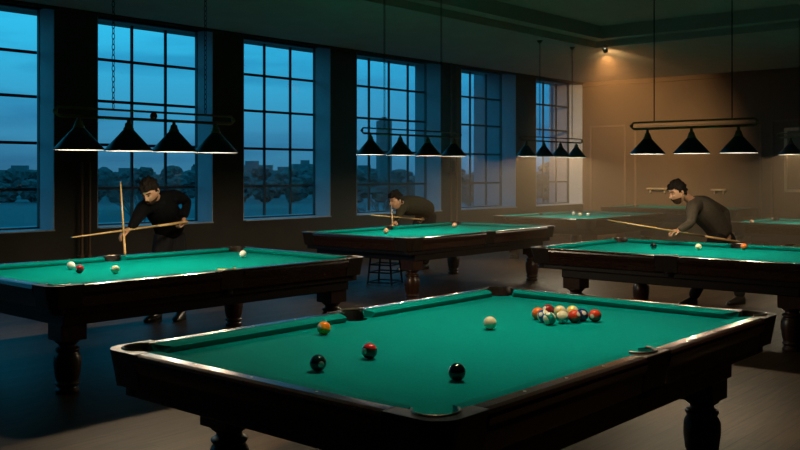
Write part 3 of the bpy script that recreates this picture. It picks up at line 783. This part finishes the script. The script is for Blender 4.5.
    for sx in (-1, 1):
        b = bmesh.new()
        P_ = [R3.to_3x3() @ Vector((x_, .094-x_**2*9, .030+.004*math.sin(abs(x_)*60)))*hs+hc for x_ in (sx*.014, sx*.024, sx*.034, sx*.044, sx*.054)]
        add_mesh(b, skin_eval([(q, .0038*hs) for q in P_], [(q, q+1) for q in range(4)], 0, 1)); bmesh.ops.translate(b, verts=b.verts, vec=-o0)
        obj('eyebrow', b, M['hair'], t, smooth=True)
        b = bmesh.new(); sphere(b, R3.to_3x3() @ Vector((sx*.030, .083, .008))*hs+hc, .0085*hs, 1.3, .7, .6, 10, 6, R3); bmesh.ops.translate(b, verts=b.verts, vec=-o0)
        obj('eye', b, M['hair'], t, smooth=True)
    for s in 'LR':
        fd = J['toe'+s]-J['foot'+s]; fd.z = 0; fd.normalize(); sd = Vector((-fd.y, fd.x, 0)); f = J['foot'+s]; f = Vector((f.x, f.y, 0))
        b = bmesh.new(); n = 14
        rings = []
        for i in range(n+1):
            q = i/n; xx = -.07+.28*q; wdt = .036+.014*math.sin(min(1, q*1.15)*PI)**.6 if q < 1 else .03
            if q in (0, 1): wdt = .018
            hgt = .105 if q < .3 else .105-(q-.3)/.7*.065
            if q == 1: hgt = .03
            ring = []
            for j in range(12):
                a = 2*PI*j/12; cz = math.sin(a); zz = hgt*(.5+.5*cz) if cz > -.5 else 0.0
                ring.append(b.verts.new(f+fd*xx*k+sd*wdt*k*math.cos(a)*(1 if cz < .3 else .85)+Vector((0, 0, zz*k))))
            rings.append(ring)
        for a_, c_ in zip(rings, rings[1:]):
            for j in range(12): b.faces.new((a_[j], a_[(j+1) % 12], c_[(j+1) % 12], c_[j]))
        b.faces.new(rings[0]); b.faces.new(rings[-1]); bmesh.ops.translate(b, verts=b.verts, vec=-o0)
        obj('shoe', b, M['shoe'], t, smooth=True)
    b = hair_bm(hc, R3, hs, hairvol); bmesh.ops.translate(b, verts=b.verts, vec=-o0)
    h = obj('hair', b, M['hair'], t, smooth=True); so = h.modifiers.new('thick', 'SOLIDIFY'); so.thickness = .006; so.offset = -1
    return t
FWDv = Vector((CY, SY, 0)); RTv = Vector((SY, -CY, 0))
def flo(u, D): p = at(u, 172.5, D); p.z = 0; return p
def foot(u, D, du, dD):
    return flo(u, D), flo(u+du, D+dD)
def cd(r, f, u): return RTv*r+FWDv*f+UP*u      # direction in right / away / up terms

# man at the left table
fL, tL = foot(156, 10.15, -12, -.25); fR, tR = foot(181, 10.2, -8, -.3)
butt = at(183, 222.5, 9.95); hA = at(127, 230, 9.32)
cdir = (hA-butt).normalized()
J1 = dict(pelvis=at(170, 230, 10.2), waist=at(166, 216, 10.08), chest=at(159.5, 206, 9.88), neck=at(154, 197.5, 9.72), head=at(150, 190.5, 9.58),
    shL=at(143.5, 208, 9.68), elL=at(136, 220, 9.48), wrL=at(130.5, 229, 9.37), shR=at(174, 196, 9.95), elR=at(187.5, 201, 10.15), wrR=at(184.5, 217, 10.0),
    hipL=at(164, 236, 10.15), hipR=at(176, 236, 10.25), knL=at(158, 275, 10.0), knR=at(178, 276, 10.1), footL=fL, toeL=tL, footR=fR, toeR=tR)
person('man with short dark hair in a black sweater aiming a cue across the left table', J1, ('sweater', 'sweater'), cd(-.22, -.72, -.62), UP, 1.14, True, 1.8,
    {'L': (cd(-.6, -.3, -.3), cd(0, 0, -1), 1, .75), 'R': (cd(-.1, 0, -1), cd(-1, -.3, 0), 1, 1.1)}, k=1.1)
cue(butt+cdir*1.42, butt-cdir*.06, 'light wooden cue held level by the man at the left table')
cue(at(120.5, 181, 9.24), on(125, 254, .808)+Vector((0, 0, .002)), 'light wooden cue standing upright on the far rail of the left table', .007, .012)
# man bent low over the middle table
fL, tL = foot(408, 15.3, -9, -.1); fR, tR = foot(425, 15.45, -9, -.1)
J2 = dict(pelvis=at(427, 210, 15.35), waist=at(418, 205.5, 15.15), chest=at(406, 205.5, 14.85), neck=at(402, 204, 14.7), head=at(396, 200.5, 14.5),
    shL=at(401, 209, 14.6), elL=at(398.5, 217, 14.4), wrL=at(396.5, 221.5, 14.2), shR=at(410, 201, 15.05), elR=at(427, 203, 15.5), wrR=at(423, 216.5, 15.25),
    hipL=at(422, 215, 15.35), hipR=at(430, 215, 15.4), knL=at(412, 241, 15.2), knR=at(427, 241, 15.4), footL=fL, toeL=tL, footR=fR, toeR=tR)
person('man with curly dark hair bent low over the far rail of the middle table', J2, ('shirt', 'shirt'), cd(-.8, -.55, -.25), UP, 1.15, False, 2.2,
    {'L': (cd(-.5, -.5, -.35), cd(0, 0, -1), 1, .5), 'R': (cd(-.3, 0, -1), cd(-1, -.3, 0), 1, 1.1)}, k=1.05)
a_, c_ = at(397, 217.3, 14.15), at(423, 219.5, 15.2); dd = (a_-c_).normalized()
cue(c_+dd*2.15, c_-dd*.05, 'cue held by the man bent over the middle table', .007, .014)
cue(at(391.4, 204, 14.12), on(392.6, 226.0, .812), 'short pale cue standing upright on the far rail of the middle table', .007, .012)
# man at the right table
fL, tL = foot(692, 11.25, -12, -.1); fR, tR = foot(740, 11.35, -12, -.1)
h1, b1 = at(673, 231, 10.62), at(733, 241, 11.1); d3 = (h1-b1).normalized()
J3 = dict(pelvis=at(721, 232, 11.4), waist=at(712, 220, 11.33), chest=at(701, 209, 11.25), neck=at(690, 200, 11.15), head=at(678, 192, 11.05),
    shL=at(692, 209, 10.98), elL=at(691, 223, 10.82), wrL=at(679, 230.5, 10.68), shR=at(703, 201, 11.5), elR=at(726, 212, 11.65), wrR=at(728, 233, 11.35),
    hipL=at(717, 237, 11.3), hipR=at(726, 237, 11.45), knL=at(706, 266, 11.2), knR=at(738, 267, 11.4), footL=fL, toeL=tL, footR=fR, toeR=tR)
person('man with dark hair and beard in a dark jacket aiming at the right table', J3, ('jacket', 'jacket'), cd(-.92, -.15, -.33), UP, 1.12, True, 1.6,
    {'L': (cd(-.9, -.3, -.1), cd(0, 0, -1), 1, .7), 'R': (cd(-.1, -.2, -1), cd(-1, -.3, 0), 1, 1.1)}, k=1.03)
cue(h1+d3*1.0, b1-d3*.1, 'long light cue held by the man at the right table')
